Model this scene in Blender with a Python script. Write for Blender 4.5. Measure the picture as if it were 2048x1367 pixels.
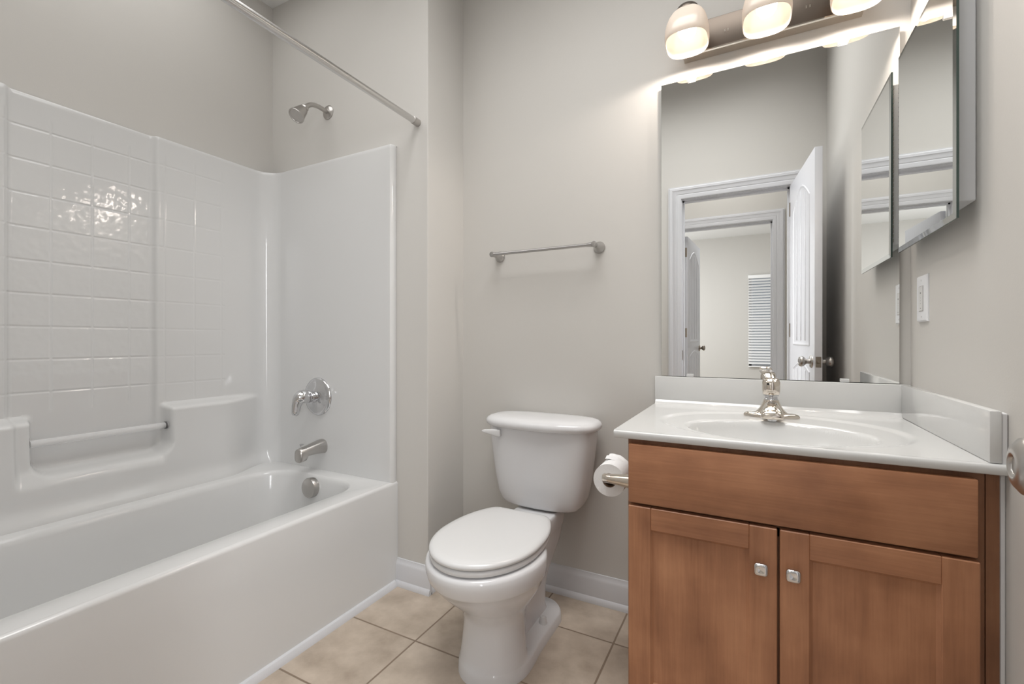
import bpy, bmesh, math, random
from mathutils import Vector, Matrix

for o in list(bpy.data.objects):
    bpy.data.objects.remove(o, do_unlink=True)
S = bpy.context.scene
COL = S.collection
PI = math.pi
random.seed(4)

# ------------------------------------------------------------------ camera
YAW = math.atan2(480.0, 915.0)
cd = bpy.data.cameras.new('camera'); cam = bpy.data.objects.new('camera', cd); COL.objects.link(cam)
cam.location = (0, 0, 1.04); cam.rotation_euler = (PI/2, 0, YAW)
cd.sensor_width = 36.0; cd.sensor_fit = 'HORIZONTAL'; cd.lens = 36.0*915.0/2048.0
cd.shift_y = -2.5/2048.0; cd.clip_start = 0.01
S.camera = cam

# ------------------------------------------------------------------ world, exposure, large lights
w = bpy.data.worlds.new('world'); S.world = w; w.use_nodes = True
w.node_tree.nodes['Background'].inputs[0].default_value = (.80, .90, 1.0, 1)
w.node_tree.nodes['Background'].inputs[1].default_value = .35
S.view_settings.view_transform = 'Standard'; S.view_settings.look = 'None'
S.view_settings.gamma = 1.0; S.view_settings.use_curve_mapping = False
S.view_settings.exposure = 0.06

def area(name, loc, size, power, color, rot=(0,0,0)):
    l = bpy.data.lights.new(name, 'AREA'); l.shape = 'RECTANGLE'; l.size, l.size_y = size
    l.energy = power; l.color = color
    o = bpy.data.objects.new(name, l); COL.objects.link(o); o.location = loc; o.rotation_euler = rot
    return o
def aimed(name, loc, target, size, power, color, spread):
    o = area(name, loc, size, power, color)
    o.rotation_euler = (Vector(target)-Vector(loc)).to_track_quat('-Z', 'Y').to_euler(); o.data.spread = math.radians(spread)
    return o
area('bathroom_top_fill', (-.36, .78, 3.03), (1.2, .9), 19.0, (1.0, .995, .985)).data.spread = math.radians(125)  # added soft fill under the ceiling; no such fitting is known
area('tub_top_fill', (-1.68, .66, 2.73), (.8, 1.1), 5.2, (1.0, .995, .985))  # invented fill above the tub, lifts the alcove walls
aimed('hall_fill_west', (-1.35, -.95, 1.30), (.30, 1.05, .75), (.35, 1.9), 12.0, (.98, .985, 1.0), 75)  # added fill aimed through the doorway at the vanity side, not real daylight
aimed('hall_fill_east', (.86, -.95, 1.30), (-1.0, 1.0, .75), (.35, 1.9), 5.5, (.98, .985, 1.0), 75)  # added fill from the hall's other end, towards tub and toilet
area('hall_top_fill', (-.25, -.62, 2.725), (.9, .6), 7.0, (1.0, .98, .95))  # added overhead fill that brightens the hall; no known fixture
area('bedroom_top_fill', (-.9, -2.6, 2.725), (1.8, 1.4), 40.0, (.97, .98, 1.0))  # made-up overhead fill for the bedroom reflected in the mirror
area('bedroom_side_fill', (-2.35, -3.3, 1.4), (1.6, 1.5), 60.0, (.96, .98, 1.0), (0, -PI/2, 0))  # added side fill for bedroom walls and ceiling; no window stands here
BULB, LAMP_W = 5.0, 2.9

# ------------------------------------------------------------------ materials
def new_mat(name):
    m = bpy.data.materials.new(name); m.use_nodes = True
    nt = m.node_tree
    return m, nt, nt.nodes['Principled BSDF']
def N(nt, t, **k):
    n = nt.nodes.new(t)
    for a, b in k.items(): setattr(n, a, b)
    return n
def mth(nt, op, a, b=None, c=None):
    n = N(nt, 'ShaderNodeMath', operation=op)
    for i, v in enumerate((a, b, c)):
        if v is None: continue
        if isinstance(v, (int, float)): n.inputs[i].default_value = v
        else: nt.links.new(v, n.inputs[i])
    return n.outputs[0]
def simple(name, col, rough=.5, metal=0.0, spec=.5, coat=0.0, bump=None):
    m, nt, p = new_mat(name)
    p.inputs['Base Color'].default_value = (*col, 1); p.inputs['Roughness'].default_value = rough
    p.inputs['Metallic'].default_value = metal; p.inputs['Specular IOR Level'].default_value = spec
    p.inputs['Coat Weight'].default_value = coat; p.inputs['Coat Roughness'].default_value = .05
    if bump:
        sc, st = bump
        g = N(nt, 'ShaderNodeNewGeometry'); n = N(nt, 'ShaderNodeTexNoise'); n.inputs['Scale'].default_value = sc
        n.inputs['Detail'].default_value = 3; b = N(nt, 'ShaderNodeBump'); b.inputs['Strength'].default_value = st; b.inputs['Distance'].default_value = .002
        nt.links.new(g.outputs['Position'], n.inputs['Vector']); nt.links.new(n.outputs['Fac'], b.inputs['Height'])
        nt.links.new(b.outputs['Normal'], p.inputs['Normal'])
    return m

M = {}
M['wall'] = simple('wall_paint', (.61, .592, .562), .6, spec=.3, bump=(260, .06))
M['ceiling'] = simple('ceiling_paint', (.80, .80, .79), .8, spec=.2)
M['trim'] = simple('white_trim_paint', (.66, .665, .69), .35)
M['door'] = simple('white_door_paint', (.66, .665, .70), .35)
M['china'] = simple('white_vitreous_china', (.73, .73, .74), .06, spec=.5)
M['seat'] = simple('white_seat_plastic', (.70, .70, .70), .16)
M['acrylic'] = simple('white_gelcoat', (.67, .67, .665), .12, spec=.5)
M['marble'] = simple('white_cultured_marble', (.66, .66, .65), .10, spec=.5)
M['chrome'] = simple('polished_chrome', (.66, .66, .67), .10, 1.0)
M['brushed'] = simple('brushed_nickel_grey', (.52, .50, .48), .28, 1.0)
M['rod_metal'] = simple('satin_steel', (.68, .67, .66), .26, 1.0)
M['towel_metal'] = simple('satin_chrome', (.50, .49, .48), .24, 1.0)
M['warm_nickel'] = simple('polished_nickel', (.70, .64, .57), .09, 1.0)
M['plate_nickel'] = simple('satin_nickel_plate', (.15, .125, .105), .42, 1.0)
M['pewter'] = simple('antique_pewter', (.30, .26, .22), .28, 1.0)
M['dark'] = simple('dark_recess', (.02, .018, .015), .7)
M['rubber'] = simple('grey_gasket', (.10, .10, .10), .5)
M['steel_edge'] = simple('mirror_glass_edge', (.06, .09, .08), .1, .3)
M['mirror'] = simple('silvered_mirror', (.90, .91, .905), .0, 1.0)
M['bevel'] = simple('bevelled_mirror_glass', (.62, .64, .64), .02, 1.0)
M['plastic'] = simple('white_plastic', (.80, .81, .83), .3)
M['ivory'] = simple('grey_white_plastic', (.68, .68, .67), .35)
M['paper'] = simple('toilet_tissue', (.85, .85, .85), .9, spec=.1, bump=(220, .25))
M['caulk'] = simple('white_caulk', (.74, .74, .75), .45)
M['blind'] = simple('white_blind_slat', (.88, .88, .88), .45)
M['carpet'] = simple('beige_carpet', (.42, .37, .31), .95, spec=.1, bump=(300, .6))
M['cabinet_white'] = simple('white_enamel', (.78, .79, .81), .35)

# clear acrylic
m, nt, p = new_mat('clear_acrylic'); p.inputs['Base Color'].default_value = (.95, .95, .95, 1)
p.inputs['Transmission Weight'].default_value = .55; p.inputs['Roughness'].default_value = .12; p.inputs['IOR'].default_value = 1.3
M['clear'] = m
m, nt, p = new_mat('window_glass'); p.inputs['Transmission Weight'].default_value = 1; p.inputs['Roughness'].default_value = 0; p.inputs['IOR'].default_value = 1.05
M['glass'] = m

# frosted lamp glass: light passes through it
m, nt, p = new_mat('frosted_glass_shade')
out = nt.nodes['Material Output']
d = N(nt, 'ShaderNodeBsdfDiffuse'); d.inputs[0].default_value = (.80, .74, .67, 1)
t = N(nt, 'ShaderNodeBsdfTranslucent'); t.inputs[0].default_value = (.92, .82, .74, 1)
gl = N(nt, 'ShaderNodeBsdfGlossy'); gl.inputs['Roughness'].default_value = .15
mx = N(nt, 'ShaderNodeMixShader'); mx.inputs[0].default_value = .28
nt.links.new(d.outputs[0], mx.inputs[1]); nt.links.new(t.outputs[0], mx.inputs[2])
mx2 = N(nt, 'ShaderNodeMixShader'); mx2.inputs[0].default_value = .04
nt.links.new(mx.outputs[0], mx2.inputs[1]); nt.links.new(gl.outputs[0], mx2.inputs[2])
nt.links.new(mx2.outputs[0], out.inputs['Surface'])
M['shade'] = m
m, nt, p = new_mat('glowing_bulb'); p.inputs['Base Color'].default_value = (1, 1, 1, 1)
p.inputs['Emission Color'].default_value = (1.0, .90, .76, 1); p.inputs['Emission Strength'].default_value = BULB
M['bulb'] = m

# floor: square tan tiles with darker grout
def tile_floor():
    m, nt, p = new_mat('tan_floor_tile'); L = nt.links
    g = N(nt, 'ShaderNodeNewGeometry'); sx = N(nt, 'ShaderNodeSeparateXYZ'); L.new(g.outputs['Position'], sx.inputs[0])
    def cell(o, off):
        q = mth(nt, 'DIVIDE', mth(nt, 'ADD', o, off), .306)
        f = mth(nt, 'FRACT', q)
        return mth(nt, 'FLOOR', q), mth(nt, 'MINIMUM', f, mth(nt, 'SUBTRACT', 1.0, f))
    cx, fx = cell(sx.outputs[0], .728+3.06); cy, fy = cell(sx.outputs[1], -.943+3.06)
    e = mth(nt, 'MINIMUM', fx, fy)
    mr = N(nt, 'ShaderNodeMapRange'); mr.inputs[1].default_value = .0075; mr.inputs[2].default_value = .0125
    L.new(e, mr.inputs[0])
    cb = N(nt, 'ShaderNodeCombineXYZ'); L.new(cx, cb.inputs[0]); L.new(cy, cb.inputs[1])
    wn = N(nt, 'ShaderNodeTexWhiteNoise'); L.new(cb.outputs[0], wn.inputs['Vector'])
    va = N(nt, 'ShaderNodeVectorMath', operation='MULTIPLY_ADD'); L.new(wn.outputs['Color'], va.inputs[0]); va.inputs[1].default_value = (7, 7, 7)
    L.new(g.outputs['Position'], va.inputs[2])
    n1 = N(nt, 'ShaderNodeTexNoise'); n1.inputs['Scale'].default_value = 7; n1.inputs['Detail'].default_value = 6; n1.inputs['Roughness'].default_value = .6
    L.new(va.outputs[0], n1.inputs['Vector'])
    cr = N(nt, 'ShaderNodeValToRGB'); cr.color_ramp.elements[0].position = .30; cr.color_ramp.elements[1].position = .70
    cr.color_ramp.elements[0].color = (.37, .30, .235, 1); cr.color_ramp.elements[1].color = (.60, .51, .42, 1)
    L.new(n1.outputs['Fac'], cr.inputs[0])
    mix = N(nt, 'ShaderNodeMix', data_type='RGBA'); L.new(mr.outputs[0], mix.inputs['Factor'])
    mix.inputs[6].default_value = (.24, .18, .13, 1); L.new(cr.outputs[0], mix.inputs[7])
    L.new(mix.outputs[2], p.inputs['Base Color']); p.inputs['Roughness'].default_value = .42
    n2 = N(nt, 'ShaderNodeTexNoise'); n2.inputs['Scale'].default_value = 60; n2.inputs['Detail'].default_value = 4
    L.new(g.outputs['Position'], n2.inputs['Vector'])
    h = mth(nt, 'ADD', mth(nt, 'MULTIPLY', mr.outputs[0], 1.0), mth(nt, 'MULTIPLY', n2.outputs['Fac'], .25))
    b = N(nt, 'ShaderNodeBump'); b.inputs['Strength'].default_value = .5; b.inputs['Distance'].default_value = .002
    L.new(h, b.inputs['Height']); L.new(b.outputs['Normal'], p.inputs['Normal'])
    return m
M['floor'] = tile_floor()

# maple with a brown stain; grain along world x or world z
def wood(name, along, k=1.42):
    m, nt, p = new_mat(name); L = nt.links
    g = N(nt, 'ShaderNodeNewGeometry'); mp = N(nt, 'ShaderNodeMapping')
    s = {'x': (1.2, 9, 9), 'z': (9, 9, 1.2)}[along]
    mp.inputs['Scale'].default_value = s; L.new(g.outputs['Position'], mp.inputs['Vector'])
    n1 = N(nt, 'ShaderNodeTexNoise'); n1.inputs['Scale'].default_value = 1.6; n1.inputs['Detail'].default_value = 5; n1.inputs['Distortion'].default_value = 1.1
    L.new(mp.outputs[0], n1.inputs['Vector'])
    mp2 = N(nt, 'ShaderNodeMapping'); s2 = {'x': (5, 130, 130), 'z': (130, 130, 5)}[along]
    mp2.inputs['Scale'].default_value = s2; L.new(g.outputs['Position'], mp2.inputs['Vector'])
    n2 = N(nt, 'ShaderNodeTexNoise'); n2.inputs['Scale'].default_value = 1.5; n2.inputs['Detail'].default_value = 3
    L.new(mp2.outputs[0], n2.inputs['Vector'])
    n3 = N(nt, 'ShaderNodeTexNoise'); n3.inputs['Scale'].default_value = 6.5; n3.inputs['Detail'].default_value = 5
    L.new(g.outputs['Position'], n3.inputs['Vector'])
    f = mth(nt, 'ADD', mth(nt, 'MULTIPLY', n1.outputs['Fac'], .34), mth(nt, 'ADD', mth(nt, 'MULTIPLY', n2.outputs['Fac'], .16), mth(nt, 'MULTIPLY', n3.outputs['Fac'], .50)))
    cr = N(nt, 'ShaderNodeValToRGB'); el = cr.color_ramp.elements
    el[0].position = .30; el[0].color = (.155*k, .067*k, .036*k, 1)
    el[1].position = .68; el[1].color = (.375*k, .186*k, .100*k, 1)
    e = el.new(.5); e.color = (.272*k, .126*k, .066*k, 1)
    L.new(f, cr.inputs[0]); L.new(cr.outputs[0], p.inputs['Base Color'])
    p.inputs['Roughness'].default_value = .38; p.inputs['Specular IOR Level'].default_value = .35
    b = N(nt, 'ShaderNodeBump'); b.inputs['Strength'].default_value = .08; b.inputs['Distance'].default_value = .001
    L.new(n2.outputs['Fac'], b.inputs['Height']); L.new(b.outputs['Normal'], p.inputs['Normal'])
    return m
M['wood_x'] = wood('stained_maple_across', 'x'); M['wood_z'] = wood('stained_maple_upright', 'z')
M['wood_dark'] = wood('stained_maple_filler', 'z', .9)

# surround: glossy gelcoat moulded as square hammered tiles
def tile_panel():
    m, nt, p = new_mat('white_gelcoat_tile_pattern'); L = nt.links
    p.inputs['Base Color'].default_value = (.67, .67, .665, 1); p.inputs['Roughness'].default_value = .10
    g = N(nt, 'ShaderNodeNewGeometry'); sx = N(nt, 'ShaderNodeSeparateXYZ'); L.new(g.outputs['Position'], sx.inputs[0])
    y, z = sx.outputs[1], sx.outputs[2]
    def line(o, off, pitch, half):
        f = mth(nt, 'FRACT', mth(nt, 'DIVIDE', mth(nt, 'ADD', o, off), pitch))
        e = mth(nt, 'MULTIPLY', mth(nt, 'MINIMUM', f, mth(nt, 'SUBTRACT', 1.0, f)), pitch)
        mr = N(nt, 'ShaderNodeMapRange', interpolation_type='SMOOTHSTEP'); mr.inputs[2].default_value = half; L.new(e, mr.inputs[0]); return mr.outputs[0]
    gy = line(y, -.0785+1.0, .1133, .0065); gz = line(z, -.0800, .112, .0065)   # vertical / horizontal grooves
    def band(o, a, b, s=.004):
        u = N(nt, 'ShaderNodeMapRange', interpolation_type='SMOOTHSTEP'); u.inputs[1].default_value = a-s; u.inputs[2].default_value = a+s; L.new(o, u.inputs[0])
        v = N(nt, 'ShaderNodeMapRange', interpolation_type='SMOOTHSTEP'); v.inputs[1].default_value = b-s; v.inputs[2].default_value = b+s; v.inputs[3].default_value = 1; v.inputs[4].default_value = 0; L.new(o, v.inputs[0])
        return mth(nt, 'MULTIPLY', u.outputs[0], v.outputs[0])
    centre = band(y, .545, .955); zone = mth(nt, 'MULTIPLY', band(y, .30, 1.245, .006), band(z, .80, 1.80, .01))
    amount = mth(nt, 'MULTIPLY', zone, mth(nt, 'ADD', .42, mth(nt, 'MULTIPLY', centre, .58)))
    n = N(nt, 'ShaderNodeTexNoise'); n.inputs['Scale'].default_value = 42; n.inputs['Detail'].default_value = 0.5
    L.new(g.outputs['Position'], n.inputs['Vector'])
    wav = mth(nt, 'MULTIPLY', mth(nt, 'MULTIPLY', n.outputs['Fac'], .95), mth(nt, 'MULTIPLY', centre, mth(nt, 'MULTIPLY', zone, band(z, .9, 1.66, .03))))
    groove = mth(nt, 'MULTIPLY', mth(nt, 'SUBTRACT', mth(nt, 'MULTIPLY', gy, gz), 1.0), amount)
    h = mth(nt, 'ADD', groove, wav)
    b = N(nt, 'ShaderNodeBump'); b.inputs['Strength'].default_value = .6; b.inputs['Distance'].default_value = .0022
    L.new(h, b.inputs['Height']); L.new(b.outputs['Normal'], p.inputs['Normal'])
    return m
M['panel'] = tile_panel()

# ------------------------------------------------------------------ mesh helpers
def link(name, me, parent=None):
    o = bpy.data.objects.new(name, me); COL.objects.link(o)
    if parent: o.parent = parent
    return o
def rootloc(o):
    l = Vector((0, 0, 0))
    while o: l += o.location; o = o.parent
    return l
def obj(name, bm, mat, parent=None, smooth=35, world=None):
    """link bm (world coordinates) as ONE mesh object; a top-level one gets its origin at its base"""
    bmesh.ops.recalc_face_normals(bm, faces=bm.faces)
    me = bpy.data.meshes.new(name)
    if parent: off = rootloc(parent)
    else:
        xs = [v.co.x for v in bm.verts]; ys = [v.co.y for v in bm.verts]; zs = [v.co.z for v in bm.verts]
        off = Vector(((min(xs)+max(xs))/2, (min(ys)+max(ys))/2, min(zs)))
    bmesh.ops.translate(bm, verts=bm.verts, vec=-off)
    bm.to_mesh(me); bm.free()
    for f in me.polygons: f.use_smooth = smooth is not None
    if smooth is not None: me.set_sharp_from_angle(angle=math.radians(smooth))
    for mm in (mat if isinstance(mat, (list, tuple)) else [mat]): me.materials.append(mm)
    o = link(name, me, parent)
    if not parent: o.location = off
    return o
def rotated(bm, M4):
    bmesh.ops.transform(bm, matrix=M4, verts=bm.verts); return bm
def thing(name, loc, label, cat, group=None, kind=None):
    o = bpy.data.objects.new(name, None); COL.objects.link(o); o.location = loc; o.empty_display_size = .05
    return tag(o, label, cat, group, kind)
def tag(o, label, cat, group=None, kind=None):
    o['label'] = label; o['category'] = cat
    if group: o['group'] = group
    if kind: o['kind'] = kind
    return o
def structure(o, label=None, cat=None):
    o['kind'] = 'structure'
    if label: o['label'] = label
    if cat: o['category'] = cat
    return o

def box(x0, x1, y0, y1, z0, z1, bev=0, seg=2, bm=None):
    own = bm is None
    b2 = bmesh.new()
    r = bmesh.ops.create_cube(b2, size=1)
    for v in b2.verts:
        v.co = Vector((x0+(v.co.x+.5)*(x1-x0), y0+(v.co.y+.5)*(y1-y0), z0+(v.co.z+.5)*(z1-z0)))
    if bev: bmesh.ops.bevel(b2, geom=list(b2.edges), offset=bev, segments=seg, profile=.5, affect='EDGES')
    if own: return b2
    join(bm, b2); return bm
def join(bm, b2):
    me = bpy.data.meshes.new('t'); b2.to_mesh(me); b2.free(); bm.from_mesh(me); bpy.data.meshes.remove(me); return bm
def loft(rings, cap0=True, cap1=True, closed=True, bm=None):
    bm = bm or bmesh.new()
    vr = [[bm.verts.new(p) for p in r] for r in rings]
    n = len(vr[0])
    for a, b in zip(vr, vr[1:]):
        for i in range(n if closed else n-1):
            j = (i+1) % n
            try: bm.faces.new((a[i], a[j], b[j], b[i]))
            except ValueError: pass
    if closed and cap0: bm.faces.new(vr[0][::-1])
    if closed and cap1: bm.faces.new(vr[-1])
    return bm
def lathe(prof, origin=(0,0,0), axis=(0,0,1), n=32, bm=None, cap=True):
    """prof: list of (radius, height along axis)"""
    bm = bm or bmesh.new(); ax = Vector(axis).normalized(); q = Vector((0,0,1)).rotation_difference(ax); og = Vector(origin)
    rings = [[og + q @ Vector((max(r, 1e-5)*math.cos(2*PI*i/n), max(r, 1e-5)*math.sin(2*PI*i/n), h)) for i in range(n)] for r, h in prof]
    return loft(rings, cap, cap, True, bm)
def tube(pts, rad, n=16, bm=None, flat=1.0, up=(0,0,1)):
    """sweep a circle (flattened sideways by flat) along pts; rad a number or one per point"""
    bm = bm or bmesh.new(); pts = [Vector(p) for p in pts]
    rads = rad if isinstance(rad, (list, tuple)) else [rad]*len(pts)
    rings = []
    side = None
    for i, p in enumerate(pts):
        t = (pts[min(i+1, len(pts)-1)]-pts[max(i-1, 0)]).normalized()
        u = Vector(up)
        if side is None:
            s = t.cross(u)
            if s.length < 1e-3: s = t.cross(Vector((1, 0, 0)))
        else: s = side - t*side.dot(t)
        s.normalize(); side = s; v = s.cross(t).normalized()
        r = rads[i]; ra, rb = r if isinstance(r, (list, tuple)) else (r, r*flat)
        rings.append([p + s*ra*math.cos(2*PI*k/n) + v*rb*math.sin(2*PI*k/n) for k in range(n)])
    return loft(rings, True, True, True, bm)
def bez(p, n=12):
    p = [Vector(q) for q in p]; out = []
    for i in range(n+1):
        t = i/n; q = p
        while len(q) > 1: q = [a.lerp(b, t) for a, b in zip(q, q[1:])]
        out.append(q[0])
    return out
def superell(cx, cy, a, b, e, n=48):
    r = []
    for i in range(n):
        t = 2*PI*i/n; c, s = math.cos(t), math.sin(t)
        r.append((cx + a*math.copysign(abs(c)**(2/e), c), cy + b*math.copysign(abs(s)**(2/e), s)))
    return r
def rrect(x0, x1, y0, y1, r, na=8, ne=10):
    """rounded rectangle with a fixed count of points"""
    pts = []
    cs = [(x1-r, y1-r, 0), (x0+r, y1-r, PI/2), (x0+r, y0+r, PI), (x1-r, y0+r, 3*PI/2)]
    for k, (cx, cy, a0) in enumerate(cs):
        for i in range(na+1):
            a = a0 + PI/2*i/na; pts.append((cx+r*math.cos(a), cy+r*math.sin(a)))
        nx_, ny_, na0 = cs[(k+1) % 4]
        q0 = pts[-1]; q1 = (nx_+r*math.cos(na0), ny_+r*math.sin(na0))
        for i in range(1, ne): pts.append((q0[0]+(q1[0]-q0[0])*i/ne, q0[1]+(q1[1]-q0[1])*i/ne))
    return pts
def sm(a, b, x):
    t = min(1, max(0, (x-a)/(b-a))); return t*t*(3-2*t)
def grid(nu, nv, fn, bm=None):
    bm = bm or bmesh.new()
    vs = [[bm.verts.new(fn(i, j)) for j in range(nv)] for i in range(nu)]
    for i in range(nu-1):
        for j in range(nv-1): bm.faces.new((vs[i][j], vs[i+1][j], vs[i+1][j+1], vs[i][j+1]))
    return bm
def sweep_open(profile, stations, bm=None):
    """profile: list of points per station already in world space (list of rings), ends capped"""
    return loft(stations, True, True, True, bm)

# ------------------------------------------------------------------ setting
XR, YB, YE, XT, XL, YF, ZC, ZM = .422, 1.772, 1.511, -1.185, -2.182, -.012, 2.745, 3.05
structure(obj('floor', box(XL-.1, XR+.12, -.12, YB+.12, -.06, 0), M['floor'], smooth=None), 'tan square tile floor with thin brown grout', 'floor')
structure(obj('ceiling', box(XT, XR+.12, YF-.12, YB+.12, ZM, ZM+.08), M['ceiling'], smooth=None), 'flat white ceiling above the bathroom', 'ceiling')
structure(obj('ceiling_alcove', box(XL-.1, XT, YF-.12, YE, ZC, ZM+.08), M['ceiling'], smooth=None), 'lower white ceiling above the tub alcove', 'ceiling')
structure(obj('wall_right', box(XR, XR+.12, YF-.12, YB+.12, 0, ZM), M['wall'], smooth=None), 'greige wall beside the vanity carrying the mirrored cabinet', 'wall')
structure(obj('wall_back', box(XT, XR, YB, YB+.12, 0, ZM), M['wall'], smooth=None), 'greige wall behind toilet and vanity mirror', 'wall')
structure(obj('wall_plumbing', box(XL-.1, XT, YE, YB+.12, 0, ZM, .002, 1), M['wall'], smooth=None), 'greige wall at the shower head end of the tub', 'wall')
structure(obj('wall_left', box(XL-.1, XL, YF-.12, YE, 0, ZC), M['wall'], smooth=None), 'greige wall above the long side of tub surround', 'wall')
# wall with the doorway
DX0, DX1, DZ = -.452, .222, 2.05
b = box(XL, DX0-.02, YF-.115, YF, 0, ZM); box(DX1+.02, XR, YF-.115, YF, 0, ZM, bm=b); box(DX0-.02, DX1+.02, YF-.115, YF, DZ+.02, ZM, bm=b)
structure(obj('wall_front', b, M['wall'], smooth=None), 'greige wall pierced by the bathroom doorway, seen in mirror', 'wall')

def jamb(x0, x1, y0, y1, zt, stop):
    b = box(x0-.02, x0, y0, y1, 0, zt); box(x1, x1+.02, y0, y1, 0, zt, bm=b); box(x0-.02, x1+.02, y0, y1, zt, zt+.02, bm=b)
    s0, s1 = stop
    box(x0, x0+.012, s0, s1, 0, zt, bm=b); box(x1-.012, x1, s0, s1, 0, zt, bm=b); box(x0, x1, s0, s1, zt-.012, zt, bm=b)
    return b
def casing(x0, x1, zt, yf, sgn):
    prof = [(.004, 0), (.004, .008), (.010, .011), (.030, .012), (.034, .009), (.040, .013), (.060, .015), (.066, .019), (.080, .019), (.086, .014), (.092, .014), (.092, 0)]
    st = [[(x0-u, yf+sgn*v, 0) for u, v in prof], [(x0-u, yf+sgn*v, zt+u) for u, v in prof], [(x1+u, yf+sgn*v, zt+u) for u, v in prof], [(x1+u, yf+sgn*v, 0) for u, v in prof]]
    return loft(st)
b = jamb(DX0, DX1, YF-.115, YF, DZ, (YF-.075, YF-.040)); join(b, casing(DX0, DX1, DZ, YF, 1)); join(b, casing(DX0, DX1, DZ, YF-.115, -1))
t1 = structure(obj('trim_1', b, M['trim'], smooth=30), 'white casing and jamb of the bathroom doorway', 'door casing')
b = box(DX0-.0005, DX0+.002, YF-.036, YF-.006, .885, .955, .001, 1); box(DX0-.003, DX0+.0025, YF-.028, YF-.013, .90, .94, bm=b)
obj('strike_plate', b, M['pewter'], t1)

# hall and bedroom seen through the doorway, in the mirror
HY = -1.155; EX0, EX1, EZ = -.602, .160, 2.085
HX0, HX1, RY, RX0, RX1 = -1.6, .95, -5.08, -.86, 1.6
structure(obj('floor_hall', box(-2.6, 1.8, -5.3, -.12, -.06, -.002), M['carpet'], smooth=None), 'beige carpet beyond the bathroom doorway', 'floor')
b = box(HX0, EX0-.02, HY-.115, HY, 0, ZC); box(EX1+.02, HX1, HY-.115, HY, 0, ZC, bm=b); box(EX0-.02, EX1+.02, HY-.115, HY, EZ+.02, ZC, bm=b)
structure(obj('wall_hall', b, M['wall'], smooth=None), 'hall wall with the bedroom doorway, seen in mirror', 'wall')
structure(obj('wall_hall_west', box(HX0-.1, HX0, HY-.115, YF-.115, 0, ZC), M['wall'], smooth=None), 'left end wall of the hall', 'wall')
structure(obj('wall_hall_east', box(HX1, HX1+.1, HY-.115, YF-.115, 0, ZC), M['wall'], smooth=None), 'right end wall of the hall', 'wall')
structure(obj('wall_hall_front', box(XR+.12, HX1+.1, YF-.115, YF, 0, ZC), M['wall'], smooth=None), 'hall wall beside the bathroom', 'wall')
structure(obj('ceiling_hall', box(HX0-.1, HX1+.1, HY-.115, YF-.12, ZC, ZC+.08), M['ceiling'], smooth=None), 'white hall ceiling', 'ceiling')
b = jamb(EX0, EX1, HY-.115, HY, EZ, (HY-.085, HY-.05)); join(b, casing(EX0, EX1, EZ, HY, 1)); join(b, casing(EX0, EX1, EZ, HY-.115, -1))
structure(obj('trim_2', b, M['trim'], smooth=30), 'white casing and jamb of the bedroom doorway', 'door casing')
WX0, WX1, WZ0, WZ1 = -.045, .80, .55, 2.06
b = box(-2.5, WX0, RY-.12, RY, 0, ZC); box(WX1, RX1+.1, RY-.12, RY, 0, ZC, bm=b); box(WX0, WX1, RY-.12, RY, 0, WZ0, bm=b); box(WX0, WX1, RY-.12, RY, WZ1, ZC, bm=b)
structure(obj('wall_bedroom', b, M['wall'], smooth=None), 'far bedroom wall with blind-covered window, seen in mirror', 'wall')
structure(obj('wall_bedroom_west', box(-2.5, -2.4, RY, HY-.115, 0, ZC), M['wall'], smooth=None), 'left bedroom wall', 'wall')
structure(obj('wall_bedroom_east', box(RX1, RX1+.1, RY, HY-.115, 0, ZC), M['wall'], smooth=None), 'right bedroom wall', 'wall')
b = box(-2.5, HX0-.1, HY-.115, HY-.02, 0, ZC); box(HX1+.1, RX1, HY-.115, HY-.02, 0, ZC, bm=b)
structure(obj('wall_bedroom_front', b, M['wall'], smooth=None), 'bedroom side of the hall wall', 'wall')
structure(obj('ceiling_bedroom', box(-2.5, RX1+.1, RY-.12, HY-.115, ZC, ZC+.08), M['ceiling'], smooth=None), 'white bedroom ceiling seen in mirror', 'ceiling')
wn = structure(thing('window_1', (.38, RY-.06, WZ0), 'bedroom window behind white blind, seen in mirror', 'window'))
b = box(WX0, WX0+.04, RY-.10, RY-.04, WZ0, WZ1); box(WX1-.04, WX1, RY-.10, RY-.04, WZ0, WZ1, bm=b); box(WX0, WX1, RY-.10, RY-.04, WZ0, WZ0+.04, bm=b); box(WX0, WX1, RY-.10, RY-.04, WZ1-.04, WZ1, bm=b); box(WX0, WX1, RY-.09, RY-.05, 1.29, 1.33, bm=b)
obj('window_frame', b, M['trim'], wn, None)
obj('window_pane', box(WX0+.035, WX1-.035, RY-.075, RY-.070, WZ0+.035, WZ1-.035), M['glass'], wn, None)
bl = thing('window_blind', (.38, RY+.02, WZ0), 'white slatted blind over the far bedroom window, seen in mirror', 'blind')
obj('headrail', box(WX0-.012, WX1+.012, RY+.004, RY+.055, WZ1-.045, WZ1+.01, .004), M['blind'], bl)
b = bmesh.new(); z = WZ1-.075
while z > WZ0+.03:
    s = box(-.024, .024, -.0012, .0012, 0, 1)
    rotated(s, Matrix(((0, 0, WX1-WX0+.016, WX0-.008), (1, 0, 0, RY+.03), (0, 1, 0, 0), (0, 0, 0, 1))))
    # tilt every slat towards closed
    rotated(s, Matrix.Translation((0, RY+.03, z)) @ Matrix.Rotation(math.radians(-44), 4, 'X') @ Matrix.Translation((0, -RY-.03, 0)))
    join(b, s); z -= .0455
obj('slats', b, M['blind'], bl, None)
for x in (WX0+.05, WX1-.05): obj('ladder_cord', box(x-.001, x+.001, RY+.008, RY+.010, WZ0, WZ1-.04), M['blind'], bl, None)
obj('bottom_rail', box(WX0-.008, WX1+.008, RY+.012, RY+.05, WZ0, WZ0+.02, .003), M['blind'], bl)

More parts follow.
